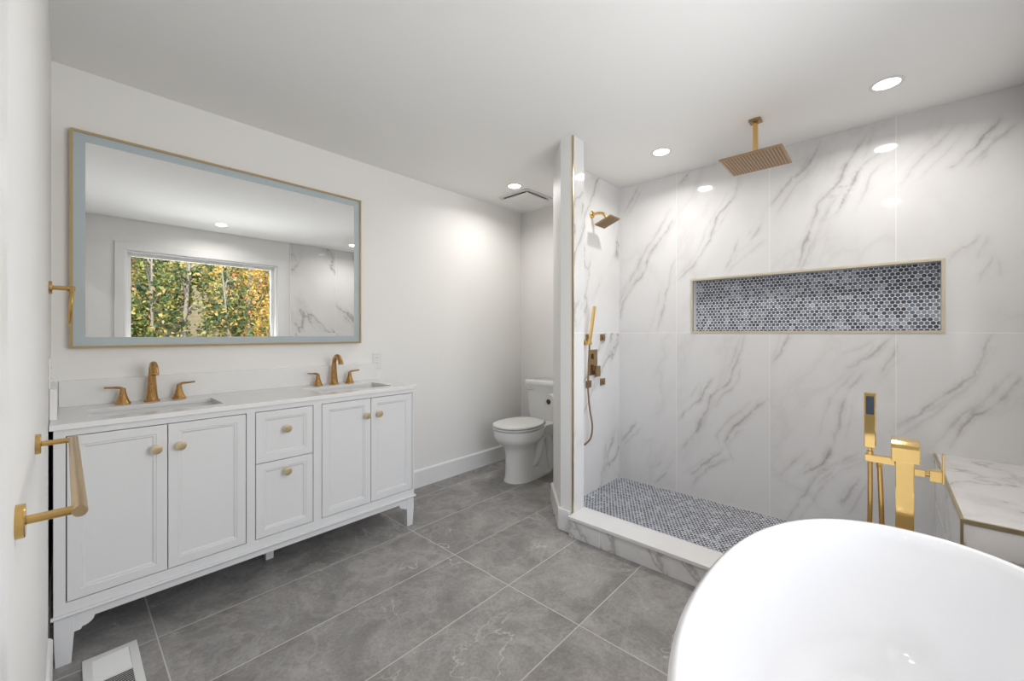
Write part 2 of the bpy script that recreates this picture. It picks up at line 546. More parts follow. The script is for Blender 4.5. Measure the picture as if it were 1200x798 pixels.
# ------------------------------------------------------------------ long tiled shower wall with recessed niche
VEINS = [
    (0.5, [(1.461, 2.433), (1.606, 2.233)]),
    (1.0, [(1.196, 2.097), (1.382, 1.851), (1.432, 1.725), (1.606, 1.487), (1.648, 1.351)]),
    (0.6, [(1.073, 2.426), (1.151, 2.339)]),
    (0.6, [(1.187, 1.79), (1.241, 1.56), (1.325, 1.251)]),
    (0.7, [(0.743, 2.289), (0.772, 2.182), (0.894, 2.058), (0.925, 1.893), (0.99, 1.8), (1.16, 1.618)]),
    (0.5, [(0.735, 1.882), (0.84, 1.657)]),
    (0.5, [(0.594, 1.836), (0.721, 1.75), (0.809, 1.662)]),
    (0.5, [(0.568, 2.058), (0.664, 1.854)]),
    (0.8, [(0.286, 2.418), (0.308, 2.339), (0.373, 2.264), (0.451, 2.203), (0.551, 2.059)]),
    (0.9, [(0.063, 2.422), (0.135, 2.301), (0.214, 2.118), (0.297, 2.026), (0.34, 1.895), (0.379, 1.781), (0.417, 1.637)]),
    (1.1, [(0.0, 2.268), (0.106, 2.192), (0.145, 2.089), (0.214, 1.951)]),
    (0.6, [(0.145, 2.089), (0.222, 2.113)]),
    (0.5, [(0.05, 2.423), (0.096, 2.202)]),
    (0.6, [(-0.262, 2.317), (-0.183, 2.206), (-0.126, 2.153), (-0.067, 2.062)]),
    (0.9, [(-0.425, 2.289), (-0.344, 2.18), (-0.27, 2.097)]),
    (0.6, [(-0.359, 1.725), (-0.246, 1.589)]),
    (0.5, [(-0.405, 1.614), (-0.373, 1.499)]),
    (0.8, [(0.707, 1.21), (0.753, 1.023), (0.824, 0.855), (0.921, 0.758), (1.032, 0.5), (1.138, 0.317)]),
    (1.0, [(0.912, 0.909), (0.996, 0.741), (1.147, 0.566)]),
    (0.9, [(0.576, 0.795), (0.768, 0.577), (0.831, 0.464), (0.784, 0.343)]),
    (0.8, [(0.831, 0.412), (1.066, 0.166)]),
    (0.5, [(0.796, 0.349), (0.931, 0.259), (1.068, 0.095)]),
    (0.7, [(0.453, 1.212), (0.548, 1.025)]),
    (0.7, [(-0.044, 1.214), (0.049, 1.115), (0.17, 1.022)]),
    (0.6, [(-0.049, 1.147), (0.023, 0.974)]),
    (0.6, [(0.093, 1.013), (0.159, 0.891), (0.194, 0.77), (0.228, 0.541)]),
    (1.1, [(0.228, 0.541), (0.3, 0.406), (0.375, 0.328)]),
    (0.7, [(0.126, 0.517), (0.24, 0.426), (0.313, 0.311), (0.467, 0.036)]),
    (0.7, [(0.375, 0.483), (0.493, 0.292)]),
    (0.7, [(1.493, 0.506), (1.624, 0.322)]),
    (0.6, [(1.194, 0.247), (1.369, 0.025)]),
    (0.6, [(0.104, 0.377), (0.194, 0.191)]),
    (0.8, [(-0.396, 1.213), (-0.374, 1.124), (-0.328, 1.019), (-0.26, 0.928), (-0.211, 0.877), (-0.153, 0.787), (-0.054, 0.709)]),
    (0.9, [(-0.503, 1.007), (-0.437, 0.902), (-0.361, 0.81), (-0.295, 0.731), (-0.246, 0.621)]),
]
NY0, NY1, NZ0, NZ1 = -.225, 1.05, 1.24, 1.612
def axis_lines(a, b, cuts, step):
    c = sorted({a, b, *cuts}); out = []
    for s, e in zip(c, c[1:]):
        k = max(1, round((e - s) / step))
        out += [s + (e - s) * i / k for i in range(k)]
    return out + [b]
import numpy as np
STEP = .0075
rv = random.Random(21)
for s0, pl0 in list(VEINS):
    for rep in range(2):
        if len(pl0) < 3 and rep: continue
        o0 = rv.choice((-1, 1)) * rv.uniform(.02, .06); o1 = o0 + rv.uniform(-.05, .05)
        a0, a1 = rv.uniform(-.15, .35), rv.uniform(.6, 1.2)
        y0_, z0_ = pl0[0]; y1_, z1_ = pl0[-1]
        ln = math.hypot(y1_ - y0_, z1_ - z0_); py_n, pz_n = (z0_ - z1_) / ln, (y1_ - y0_) / ln
        def on(t_):
            # point on the mother vein
            k = min(max(t_, 0), .999) * (len(pl0) - 1); i_ = int(k); f_ = k - i_
            yy = pl0[i_][0] + (pl0[i_ + 1][0] - pl0[i_][0]) * f_; zz = pl0[i_][1] + (pl0[i_ + 1][1] - pl0[i_][1]) * f_
            e_ = t_ - min(max(t_, 0), .999)
            return yy + (y1_ - y0_) * e_, zz + (z1_ - z0_) * e_
        pts_ = []
        for k in range(4):
            f_ = k / 3; t_ = a0 + (a1 - a0) * f_; o_ = o0 + (o1 - o0) * f_
            yy, zz = on(t_); pts_.append((yy + py_n * o_, zz + pz_n * o_))
        VEINS.append((s0 * rv.uniform(.28, .55), pts_))
ys = np.array(axis_lines(YB, YS, [NY0, NY1], STEP)); zs = np.array(axis_lines(0.0, H, [NZ0, NZ1], STEP))
ny, nz = len(ys), len(zs)
GY, GZ = np.meshgrid(ys, zs, indexing='ij')
warp = np.array([[mnoise.noise(Vector((y * 5, z * 5, 0))) * .022 + mnoise.noise(Vector((y * 16, z * 16, 4))) * .010 + mnoise.noise(Vector((y * 45, z * 45, 9))) * .005,
                  mnoise.noise(Vector((y * 5, z * 5, 20))) * .022 + mnoise.noise(Vector((y * 16, z * 16, 24))) * .010 + mnoise.noise(Vector((y * 45, z * 45, 29))) * .005] for y, z in zip(GY.ravel(), GZ.ravel())])
PY = GY.ravel() + warp[:, 0]; PZ = GZ.ravel() + warp[:, 1]
VD = np.full(PY.shape, 1.0); VS = np.zeros(PY.shape)
for st_, pl_ in VEINS:
    total = sum(math.dist(a_, b_) for a_, b_ in zip(pl_, pl_[1:])); run = 0.0
    for (ay, az), (by, bz) in zip(pl_, pl_[1:]):
        dy, dz = by - ay, bz - az; ln = math.hypot(dy, dz)
        tt = np.clip(((PY - ay) * dy + (PZ - az) * dz) / (ln * ln), 0, 1)
        d_ = np.hypot(PY - ay - tt * dy, PZ - az - tt * dz)
        # veins fade and thin out towards their ends
        pos = (run + tt * ln) / total
        fade = np.clip(np.minimum(pos, 1 - pos) / .22, 0, 1) * .65 + .35
        k_ = d_ < VD
        VD = np.where(k_, d_, VD); VS = np.where(k_, st_ * fade, VS)
        run += ln
idx = np.arange(ny * nz).reshape(ny, nz)
fcs = []
for i in range(ny - 1):
    inside_y = NY0 < (ys[i] + ys[i + 1]) / 2 < NY1
    for j in range(nz - 1):
        if inside_y and NZ0 < (zs[j] + zs[j + 1]) / 2 < NZ1: continue
        fcs.append((int(idx[i, j]), int(idx[i, j + 1]), int(idx[i + 1, j + 1]), int(idx[i + 1, j])))
verts = [(XN, float(y), float(z)) for y, z in zip(GY.ravel(), GZ.ravel())]
def add_return(y0, y1, z0, z1):
    k = len(verts)
    for x in (XN, XN + .088):
        for y, z in ((y0, z0), (y1, z0), (y1, z1), (y0, z1)): verts.append((x, y, z))
    for q_ in ((0, 1, 5, 4), (1, 2, 6, 5), (2, 3, 7, 6), (3, 0, 4, 7)): fcs.append(tuple(k + n_ for n_ in q_))
add_return(NY0 - .012, NY0, NZ0 - .012, NZ1 + .012); add_return(NY1, NY1 + .012, NZ0 - .012, NZ1 + .012)
add_return(NY0, NY1, NZ0 - .012, NZ0); add_return(NY0, NY1, NZ1, NZ1 + .012)
add_return(YB, YS, H - .012, H)
me = bpy.data.meshes.new('wall_shower'); me.from_pydata(verts, [], fcs); me.update()
me.materials.append(M['marble_right'])
wall_tile = bpy.data.objects.new('wall_shower', me); link(wall_tile); wall_tile['kind'] = 'structure'
pad = len(verts) - ny * nz
ad = me.attributes.new('vein_distance', 'FLOAT', 'POINT'); as_ = me.attributes.new('vein_strength', 'FLOAT', 'POINT')
ad.data.foreach_set('value', np.concatenate([VD, np.full(pad, 1.0)]).astype(np.float32)); as_.data.foreach_set('value', np.concatenate([VS, np.zeros(pad)]).astype(np.float32))
struct('wall_niche', bx(XN + .08, XN + .118, NY0 - .01, NY1 + .01, NZ0 - .01, NZ1 + .01), M['penny_wall'])
bm = B(); e = .015
plate_holes(bm, [NY0 - e, NY0, NY1, NY1 + e], [NZ0 - e, NZ0, NZ1, NZ1 + e], {(1, 1)}, XN - .003, XN + .010, (1, 2, 0))
struct('trim_2', bm, M['pale_gold'])

# tile beside the window
struct('wall_front_tile', bx(2.07, XN, YB, YB + .012, 0, H), M['marble_front'])
struct('trim_3', bx(2.062, 2.07, YB, YB + .013, 0, H), M['trim'])
# shower floor
struct('floor_shower', bx(2.215, XN, -.199, YS, -.01, .014), M['penny_floor'])

# shower curb
t = thing('shower_curb', 'low marble shower curb with a flat white sill on top', 'curb', (2.14, .6, 0))
obj('front_panel', bx(2.057, 2.218, -.199, YP, 0, .1045), M['marble_curb'], t)
obj('sill', bx(2.047, 2.226, -.199, YP, .1045, .124), M['quartz'], t, bevel=.003)

# bench
t = thing('shower_bench', 'marble tiled bench with brass edge trim in the right corner', 'bench', (2.6, -.36, 0))
obj('bench_front', bx(2.098, 2.112, YB + .0135, -.199, 0, .570), M['marble_bench'], t)
obj('bench_side', bx(2.112, XN, -.213, -.199, 0.0, .570), M['marble_bench_side'], t)
obj('bench_top', bx(2.104, XN, YB + .0135, -.205, .570, .582), M['marble_bench'], t)
bm = B(); box(bm, 2.094, 2.104, YB + .0135, -.195, .569, .584); box(bm, 2.104, XN, -.205, -.195, .569, .584); box(bm, 2.094, 2.102, -.203, -.195, .0, .569)
obj('edge_trim', bm, M['edge_gold'], t)

# baseboards
def baseboard(name, pts, h=.14, th=.016):
    bm = B()
    for (a, b) in zip(pts, pts[1:]):
        a = Vector((*a, 0)); b = Vector((*b, 0)); d = (b - a).normalized(); n = Vector((-d.y, d.x, 0))
        prof = [(0, 0), (th, 0), (th, h - .012), (th * .6, h - .003), (0, h)]
        lo = [bm.verts.new(a + n * u + Vector((0, 0, w))) for u, w in prof]
        hi = [bm.verts.new(b + n * u + Vector((0, 0, w))) for u, w in prof]
        k = len(prof)
        bm.faces.new(lo[::-1]); bm.faces.new(hi)
        for i in range(k): bm.faces.new((lo[i], lo[(i + 1) % k], hi[(i + 1) % k], hi[i]))
    return struct(name, bm, M['trim'])
baseboard('baseboard_back', [(XN, YW), (1.53, YW)])
baseboard('baseboard_right', [(XN, YT), (XN, YW)])
# the partition's baseboard turns two corners: mitred prism
def offset_poly():
    o = .018
    s2 = o * math.tan(math.radians(22))
    inner = [(XN - .02, YT), (2.40, YT), (XP, 1.50), (XP, 1.427)]
    outer = [(XP - o, 1.427), (XP - o, 1.50 + s2), (2.40 - s2, YT + o), (XN - .02, YT + o)]
    return inner + outer
bm = B(); prism(bm, offset_poly(), 0, .134)
struct('baseboard_partition', bm, M['trim'], bevel=.004)
baseboard('baseboard_left', [(XL, 2.2), (XL, DY1 + .09)], th=.012)
baseboard('baseboard_front', [(XL, YB), (2.05, YB)], th=.012)

# door casing of the doorway
bm = B()
for (x0, x1) in ((XL, XL + .018), (XL - .138, XL - .12)):
    box(bm, x0, x1, DY1 - .01, DY1 + .033, 0, DZ + .075)
    box(bm, x0, x1, DY0 - .065, DY0 + .01, 0, DZ + .075)
    box(bm, x0, x1, DY0 + .01, DY1 - .01, DZ - .01, DZ + .075)
box(bm, XL - .12, XL, DY1 - .015, DY1, 0, DZ); box(bm, XL - .12, XL, DY0, DY0 + .015, 0, DZ); box(bm, XL - .12, XL, DY0 + .015, DY1 - .015, DZ - .015, DZ)
struct('trim_4', bm, M['trim'], bevel=.003)

# window
bm = B(); c = .085
plate_holes(bm, [WX0 - c, WX0, WX1, WX1 + c + .02], [WZ0 - c, WZ0, WZ1, WZ1 + c], {(1, 1)}, YB, YB + .018, (0, 2, 1))
plate_holes(bm, [WX0, WX0 + .015, WX1 - .015, WX1], [WZ0, WZ0 + .015, WZ1 - .015, WZ1], {(1, 1)}, YB - .15, YB, (0, 2, 1))
w1 = struct('window_1', bm, M['trim'], bevel=.003)
bm = B(); plate_holes(bm, [WX0 + .015, WX0 + .05, WX1 - .05, WX1 - .015], [WZ0 + .015, WZ0 + .05, WZ1 - .05, WZ1 - .015], {(1, 1)}, YB - .12, YB - .07, (0, 2, 1))
obj('window_sash', bm, M['trim'], w1)
obj('window_pane', bx(WX0 + .05, WX1 - .05, YB - .100, YB - .094, WZ0 + .05, WZ1 - .05), M['glass'], w1)

# ------------------------------------------------------------------ recessed lamps
def make_lamp(loc, label):
    t = thing('recessed_light', label, 'ceiling light', loc, 'recessed ceiling lights')
    x, y, z = loc
    bm = B()
    lathe(bm, (x, y, z), (0, 0, -1), [(.052, -.002), (.066, 0), (.067, .002), (.060, .004), (.0505, .003), (.050, -.002)], 40, False, False)
    obj('trim_ring', bm, M['plastic'], t, smooth=40)
    bm = B(); lathe(bm, (x, y, z), (0, 0, -1), [(.0512, -.001), (.0512, .001)], 40)
    obj('lens', bm, M['lens'], t)
    ld = bpy.data.lights.new('lamp_light', 'AREA')
    ld.shape = 'DISK'; ld.size = .10; ld.energy = LAMP_POWER; ld.color = LAMP_COLOR; ld.spread = math.radians(158)
    lo = bpy.data.objects.new('lamp_light', ld); link(lo, t); lo.location = (0, 0, -.012)
    return t
lamp = make_lamp((2.696, -.009, H), 'round recessed ceiling light nearest the right edge, above the bench end')
dup(lamp, (2.696, 1.104, H), 'round recessed ceiling light inside the shower, beside the tile partition')
dup(lamp, (2.507, 2.256, H), 'round recessed ceiling light above the toilet, beside the exhaust fan')
dup(lamp, (1.185, -.05, H), 'round recessed ceiling light above the bathtub, seen in the vanity mirror')
dup(lamp, (-.64, -.11, H), 'round recessed ceiling light in the hall just outside the doorway')
dup(lamp, (-1.5, -.33, H), 'round recessed ceiling light in the hall farther from the doorway')

# added unseen lamp outside the pane: boosts window daylight, tilted up towards the ceiling
ld = bpy.data.lights.new('window_fill_lamp', 'AREA')
ld.shape = 'RECTANGLE'; ld.size = WX1 - WX0 - .1; ld.size_y = WZ1 - WZ0 - .1; ld.energy = WINDOW_FILL_POWER; ld.color = (.97, .98, 1.0)
lo = bpy.data.objects.new('window_fill_lamp', ld); COL.objects.link(lo)
lo.location = ((WX0 + WX1) / 2, YB - .13, (WZ0 + WZ1) / 2); lo.rotation_euler = (PI / 2 + .2, 0, 0)
lo.visible_camera = False; lo.visible_glossy = False

# ------------------------------------------------------------------ vanity
VY, VX0, VX1, VB = 2.231, -.026, 1.515, 2.735
CZ = .893
van = thing('vanity_cabinet', 'white double vanity cabinet with four doors and two drawers', 'vanity', ((VX0 + VX1) / 2, 2.45, 0))
DR = [(.008, .294), (.297, .580), (.935, 1.2155), (1.2185, 1.500)]     # doors
DW = (.622, .887)                                                     # drawers
ZB, ZT, ZM = .233, .843, .594
g = .003
bm = B()
xs = [VX0, .005, .583, .619, .890, .932, 1.503, VX1]
plate_holes(bm, xs, [.190, ZB - g, ZT + g, CZ - .022], {(1, 1), (3, 1), (5, 1)}, VY, VY + .022, (0, 2, 1))
box(bm, VX0, VX0 + .018, VY + .022, VB, .190, CZ - .022)
box(bm, VX1 - .018, VX1, VY + .022, VB, .190, CZ - .022)
box(bm, VX0 + .018, VX1 - .018, VY + .022, VB, .190, .205)
box(bm, VX0 + .018, VX1 - .018, VB - .012, VB, .205, CZ - .022)
obj('body', bm, M['cabinet'], van, bevel=.0012, segs=1)
obj('door_gap_shade', bx(VX0 + .02, VX1 - .02, VY + .0225, VY + .03, .207, CZ - .03), M['dark'], van)  # black sheet behind the doors, paints the shade in their gaps
# base moulding and apron with ogee ends
bm = B()
prof = [(0, .193), (-.012, .193), (-.014, .186), (-.008, .180), (0, .178)]
extrude_poly(bm, [(VX0 - .006, VY + y, z) for y, z in prof], (VX1 - VX0 + .012, 0, 0))
extrude_poly(bm, [(VX1, y, z) for y, z in ((VY - .010, .193), (VY - .010, .180), (VB, .180), (VB, .193))], (.008, 0, 0))
obj('base_moulding', bm, M['cabinet'], van)
bm = B()
def apron_profile():
    L = VX0 + .05; R = VX1 - .05; zt, zb = .180, .150
    p = [(L, zt), (R, zt), (R, .112), (R - .020, .114), (R - .023, .122)]
    for k in range(7):
        a = k / 6 * PI / 2
        p.append((R - .023 - .033 * math.sin(a), .150 - .028 * (math.cos(a))))
    q = [(L + (R - x), z) for x, z in p[2:]]
    return p + q[::-1]
extrude_poly(bm, [(x, VY + .004, z) for x, z in apron_profile()], (0, .016, 0))
obj('apron', bm, M['cabinet'], van)
def leg(x0, x1, xb0, xb1, y0, y1, yb0, yb1):
    bm = B()
    rings(bm, [[Vector((x0, y0, .180)), Vector((x1, y0, .180)), Vector((x1, y1, .180)), Vector((x0, y1, .180))],
               [Vector((x0, y0, .110)), Vector((x1, y0, .110)), Vector((x1, y1, .110)), Vector((x0, y1, .110))],
               [Vector((xb0, yb0, 0)), Vector((xb1, yb0, 0)), Vector((xb1, yb1, 0)), Vector((xb0, yb1, 0))]])
    return bm
for y in ((VY + .001, VY + .050, VY + .004, VY + .044), (VB - .05, VB, VB - .044, VB - .003)):
    obj('leg', leg(VX0 + .001, VX0 + .052, VX0 + .004, VX0 + .045, *y), M['cabinet'], van, bevel=.002)
    obj('leg', leg(VX1 - .052, VX1 - .001, VX1 - .047, VX1 - .008, *y), M['cabinet'], van, bevel=.002)
# centre support foot at the back edge of the apron
obj('leg', leg(.735, .772, .735, .772, VY + .235, VY + .27, VY + .235, VY + .27), M['cabinet'], van)

def panel(x0, x1, z0, z1, y):
    bm = B()
    loops = [(0, .018), (0, .0015), (.0015, 0), (.034, 0), (.037, .003), (.042, .003), (.048, .009)]
    rs = []
    for ins, dep in loops:
        rs.append([Vector((x0 + ins, y + dep, z0 + ins)), Vector((x1 - ins, y + dep, z0 + ins)), Vector((x1 - ins, y + dep, z1 - ins)), Vector((x0 + ins, y + dep, z1 - ins))])
    rings(bm, rs)
    return bm
def knob(parent, x, z):
    bm = B()
    lathe(bm, (x, VY, z), (0, -1, 0), [(.009, -.001), (.0085, .002), (.006, .006), (.006, .014), (.012, .019), (.0185, .022), (.0195, .0245), (.0185, .0275), (.015, .029), (.001, .0295)], 28)
    obj('knob', bm, M['knob'], parent, smooth=35)
for (x0, x1), kx in zip(DR, (.257, .336, 1.184, 1.262)):
    d = obj('door', panel(x0, x1, ZB, ZT, VY), M['cabinet'], van)
    knob(d, kx, .748)
for z0, z1, kz in ((ZM + .0015, ZT, .748), (ZB, ZM - .0015, .534)):
    d = obj('drawer', panel(DW[0], DW[1], z0, z1, VY), M['cabinet'], van)
    knob(d, .757, kz)

# worktop with two basin cut-outs
SX = ((.068, .513), (.965, 1.410)); SY = (2.315, 2.575)
top = thing('countertop', 'white quartz countertop on the vanity with raised splash at the back', 'countertop', (.745, 2.48, CZ - .02))
bm = B()
plate_holes(bm, [XL + .002, SX[0][0], SX[0][1], SX[1][0], SX[1][1], 1.528], [VY - .012, SY[0], SY[1], YW - .001], {(1, 1), (3, 1)}, CZ - .021, CZ)
obj('slab', bm, M['quartz'], top, bevel=.0015)
obj('backsplash', bx(XL + .022, 1.528, YW - .022, YW - .001, CZ, CZ + .118), M['quartz'], top, bevel=.0015)
obj('side_splash', bx(XL + .001, XL + .021, VY + .12, YW - .001, CZ, CZ + .118), M['quartz'], top, bevel=.0015)
for (sx0, sx1), lab in zip(SX, ('white undermount basin at the left end of the vanity top', 'white undermount basin at the right end of the vanity top')):
    t = thing('sink_basin', lab, 'sink', ((sx0 + sx1) / 2, 2.445, CZ - .16), 'undermount basins')
    bm = B(); e = .006
    rs = [rrect(sx0 - e - .02, sx1 + e + .02, SY[0] - e - .02, SY[1] + e + .02, .03, CZ - .0215),
          rrect(sx0 - e, sx1 + e, SY[0] - e, SY[1] + e, .025, CZ - .0215),
          rrect(sx0 + .002, sx1 - .002, SY[0], SY[1], .03, CZ - .06),
          rrect(sx0 + .015, sx1 - .015, SY[0] + .012, SY[1] - .012, .04, CZ - .13),
          rrect(sx0 + .05, sx1 - .05, SY[0] + .045, SY[1] - .045, .05, CZ - .15),
          rrect(sx0 + .06, sx1 - .06, SY[0] + .055, SY[1] - .055, .05, CZ - .165),
          rrect(sx0 - e, sx1 + e, SY[0] - e, SY[1] + e, .03, CZ - .13),
          rrect(sx0 - e - .02, sx1 + e + .02, SY[0] - e - .02, SY[1] + e + .02, .03, CZ - .04)]
    rings(bm, rs, False, False, closed=True)
    obj('bowl', bm, M['porcelain'], t, smooth=50)
    bm = B(); lathe(bm, ((sx0 + sx1) / 2, 2.46, CZ - .1505), (0, 0, 1), [(.022, -.004), (.022, .002), (.012, .003), (.001, .001)], 24)
    obj('drain', bm, M['bronze'], t, smooth=40)

# faucets
def make_faucet(x, y, label):
    t = thing('faucet', label, 'faucet', (x, y, CZ), 'widespread gold faucets')
    z = CZ
    path = spline([(x, y, z + .0), (x, y + .001, z + .03), (x, y + .003, z + .085), (x, y + .002, z + .135), (x, y - .012, z + .168), (x, y - .042, z + .183), (x, y - .075, z + .170), (x, y - .092, z + .142), (x, y - .095, z + .134)], 5)
    n = len(path); R = []
    for i in range(n):
        s = i / (n - 1)
        if s < .40: R.append(.027 - (.027 - .0135) * min(1, s / .40) ** .7)
        else: R.append(.0135 + .0022 * max(0, (s - .40) / .60))
    bm = B(); tube(bm, path, R, 20)
    lathe(bm, (x, y, z), (0, 0, 1), [(.031, 0), (.031, .004), (.027, .008)], 28)
    obj('spout', bm, M['bronze'], t, smooth=50)
    for s in (-1, 1):
        hx = x + s * .104
        bm = B()
        lathe(bm, (hx, y, z), (0, 0, 1), [(.029, 0), (.029, .004), (.025, .009), (.018, .028), (.013, .048), (.0105, .064), (.009, .074), (.001, .077)], 28)
        h = obj('handle', bm, M['bronze'], t, smooth=50)
        bm = B()
        pts = spline([(hx - s * .002, y, z + .058), (hx + s * .004, y, z + .073), (hx + s * .018, y - .001, z + .078), (hx + s * .044, y - .004, z + .080), (hx + s * .064, y - .006, z + .082)], 5)
        L = len(pts)
        tube(bm, pts, [.009 - .003 * (i / (L - 1)) for i in range(L)], 14, flat=(.72, (0, 0, 1)))
        obj('lever', bm, M['bronze'], h, smooth=50)
    return t
fa = make_faucet(.292, 2.655, 'gold gooseneck faucet with two lever handles behind the left basin')
dup(fa, (1.190, 2.655, CZ), 'gold gooseneck faucet with two lever handles behind the right basin')

# mirror
MX0, MX1, MZ0, MZ1, MY = .017, 1.402, 1.157, 2.153, 2.710
mir = thing('mirror', 'large rectangular mirror with frosted border and thin gold frame above the vanity', 'mirror', ((MX0 + MX1) / 2, YW, MZ0))
f = .011; bd = .050
bm = B(); plate_holes(bm, [MX0, MX0 + f, MX1 - f, MX1], [MZ0, MZ0 + f, MZ1 - f, MZ1], {(1, 1)}, MY - .006, YW - .001, (0, 2, 1))
obj('frame', bm, M['frame_gold'], mir)
bm = B(); plate_holes(bm, [MX0 + f, MX0 + bd, MX1 - bd, MX1 - f], [MZ0 + f, MZ0 + bd, MZ1 - bd, MZ1 - f], {(1, 1)}, MY, MY + .006, (0, 2, 1))
obj('frosted_border', bm, M['frost'], mir)['label'] = 'frosted grey blue border of the mirror'
obj('glass', bx(MX0 + bd, MX1 - bd, MY, MY + .006, MZ0 + bd, MZ1 - bd), M['mirror'], mir)

# outlets
def outlet(label, c, axis):
    """cover plate facing -Y (axis 'y') or +X (axis 'x')"""
    t = thing('wall_outlet', label, 'outlet', c)
    cx, cy, cz = c
    def pl(u0, u1, z0, z1, d0, d1):
        if axis == 'y': return bx(cx + u0, cx + u1, cy - d1, cy - d0, cz + z0, cz + z1)
        return bx(cx + d0, cx + d1, cy + u0, cy + u1, cz + z0, cz + z1)
    obj('cover_plate', pl(-.035, .035, -.057, .057, 0, .005), M['plastic'], t, bevel=.002)
    for zc in (-.02, .02):
        r = obj('receptacle', pl(-.016, .016, zc - .014, zc + .014, .005, .0065), M['trim'], t, bevel=.001)
        bm = B()
        for u in (-.007, .005):
            b2 = pl(u, u + .002, zc - .004, zc + .006, .0064, .0069)
            me_ = bpy.data.meshes.new('slot_tmp'); b2.to_mesh(me_); b2.free(); bm.from_mesh(me_); bpy.data.meshes.remove(me_)
        obj('slot', bm, M['dark'], r)
outlet('white duplex outlet on the back wall right of the mirror', (1.543, YW, 1.026), 'y')
outlet('white outlet on the left wall above the side splash', (XL, 2.32, 1.075), 'x')

# ------------------------------------------------------------------ towel bar and ring on the left wall
tb_y0, tb_y1, tb_z, tb_x = .745, 1.235, 1.008, .0135
t = thing('towel_bar', 'gold towel bar on two posts, mounted low on the left wall', 'towel bar', (XL, (tb_y0 + tb_y1) / 2, tb_z))
bm = B(); lathe(bm, (tb_x, tb_y0 - .012, tb_z), (0, 1, 0), [(.0066, 0), (.0072, .0015), (.0072, tb_y1 - tb_y0 + .0225), (.0066, tb_y1 - tb_y0 + .024)], 28)
obj('bar', bm, M['bar_gold'], t, smooth=40)
for y in (tb_y0, tb_y1):
    bm = B(); lathe(bm, (XL, y, tb_z), (1, 0, 0), [(.0195, 0), (.0195, .007), (.0185, .008)], 32); 
    p = obj('rosette', bm, M['satin_gold'], t, smooth=40)
    bm = B(); lathe(bm, (XL, y, tb_z), (1, 0, 0), [(.0052, .006), (.0052, tb_x - XL)], 20)
    obj('post', bm, M['satin_gold'], p, smooth=40)

tr_y, tr_z = 2.30, 1.397
t = thing('towel_ring', 'gold towel ring hanging on the left wall beside the mirror', 'towel ring', (XL, tr_y, tr_z))
bm = B(); lathe(bm, (XL, tr_y, tr_z), (1, 0, 0), [(.024, 0), (.024, .007), (.023, .009)], 32)
p = obj('rosette', bm, M['satin_gold'], t, smooth=40)
bm = B(); lathe(bm, (XL, tr_y, tr_z), (1, 0, 0), [(.0085, .007), (.0085, .046), (.0100, .046), (.0100, .066), (.0090, .068)], 20)
obj('post', bm, M['satin_gold'], p, smooth=40)
bm = B(); rr = .067; cxr = XL + .056
tube(bm, [(cxr + .004 * math.cos(2 * PI * k / 48), tr_y + rr * math.sin(2 * PI * k / 48), tr_z - rr + rr * math.cos(2 * PI * k / 48)) for k in range(48)], .0062, 12, closed=True)
obj('ring', bm, M['satin_gold'], t, smooth=60)

# ------------------------------------------------------------------ floor register
t = thing('floor_vent', 'white metal floor register with louvres in front of the vanity', 'floor vent', (.10, 2.06, 0))
vx0, vx1, vy0, vy1 = .045, .196, 1.905, 2.205
bm = B()
xs = [vx0, vx0 + .026, vx1 - .026, vx1]; ysv = [vy0, vy0 + .03, (vy0 + vy1) / 2 - .02, (vy0 + vy1) / 2 - .012, vy1 - .03, vy1]
plate_holes(bm, xs, ysv, {(1, 1), (1, 3)}, .0, .006)
obj('frame', bm, M['plastic'], t, bevel=.002)
obj('duct_shade', bx(vx0 + .02, vx1 - .02, vy0 + .025, vy1 - .025, .0002, .0008), M['dark'], t)  # black sheet under the louvres, stands in for shade in the duct
for (a, b_, f_) in ((ysv[1], ysv[2], .0034), (ysv[3], ysv[4], -.0046)):   # two banks of slats leaning opposite ways
    bm = B(); n = 11
    for k in range(n):
        y = a + (k + .5) * (b_ - a) / n
        extrude_poly(bm, [(xs[1], y - f_, .0046), (xs[1], y + f_ * .8, .0008), (xs[1], y + f_, .0016), (xs[1], y - f_ * .8, .0054)], (xs[2] - xs[1], 0, 0))
    obj('louvers', bm, M['plastic'], t)

# ------------------------------------------------------------------ toilet
TY = 2.275
t = thing('toilet', 'white two-piece toilet with closed lid in the alcove', 'toilet', (2.75, TY, 0))
def egg(cx, xf, xb, w, z, n=40, e=2.15):
    """front tip xf (towards the room), back xb, half width w"""
    out = []
    for k in range(n):
        a = 2 * PI * k / n; c, s = math.cos(a), math.sin(a)
        u = abs(c) ** (2 / e) * (1 if c >= 0 else -1); v = abs(s) ** (2 / e) * (1 if s >= 0 else -1)
        x = cx - u * (cx - xf) if u > 0 else cx - u * (xb - cx)
        out.append(Vector((x, TY + v * w, z)))
    return out
bm = B()
rings(bm, [egg(2.62, 2.440, 2.99, .120, 0), egg(2.62, 2.442, 2.99, .120, .012), egg(2.62, 2.450, 2.93, .110, .035), egg(2.60, 2.455, 2.80, .101, .10), egg(2.59, 2.457, 2.76, .100, .19),
           egg(2.58, 2.452, 2.76, .105, .24), egg(2.58, 2.430, 2.77, .124, .272), egg(2.58, 2.392, 2.80, .156, .302), egg(2.58, 2.366, 2.83, .176, .325), egg(2.58, 2.353, 2.85, .184, .352), egg(2.58, 2.350, 2.86, .186, .398),
           egg(2.58, 2.358, 2.855, .178, .403)])
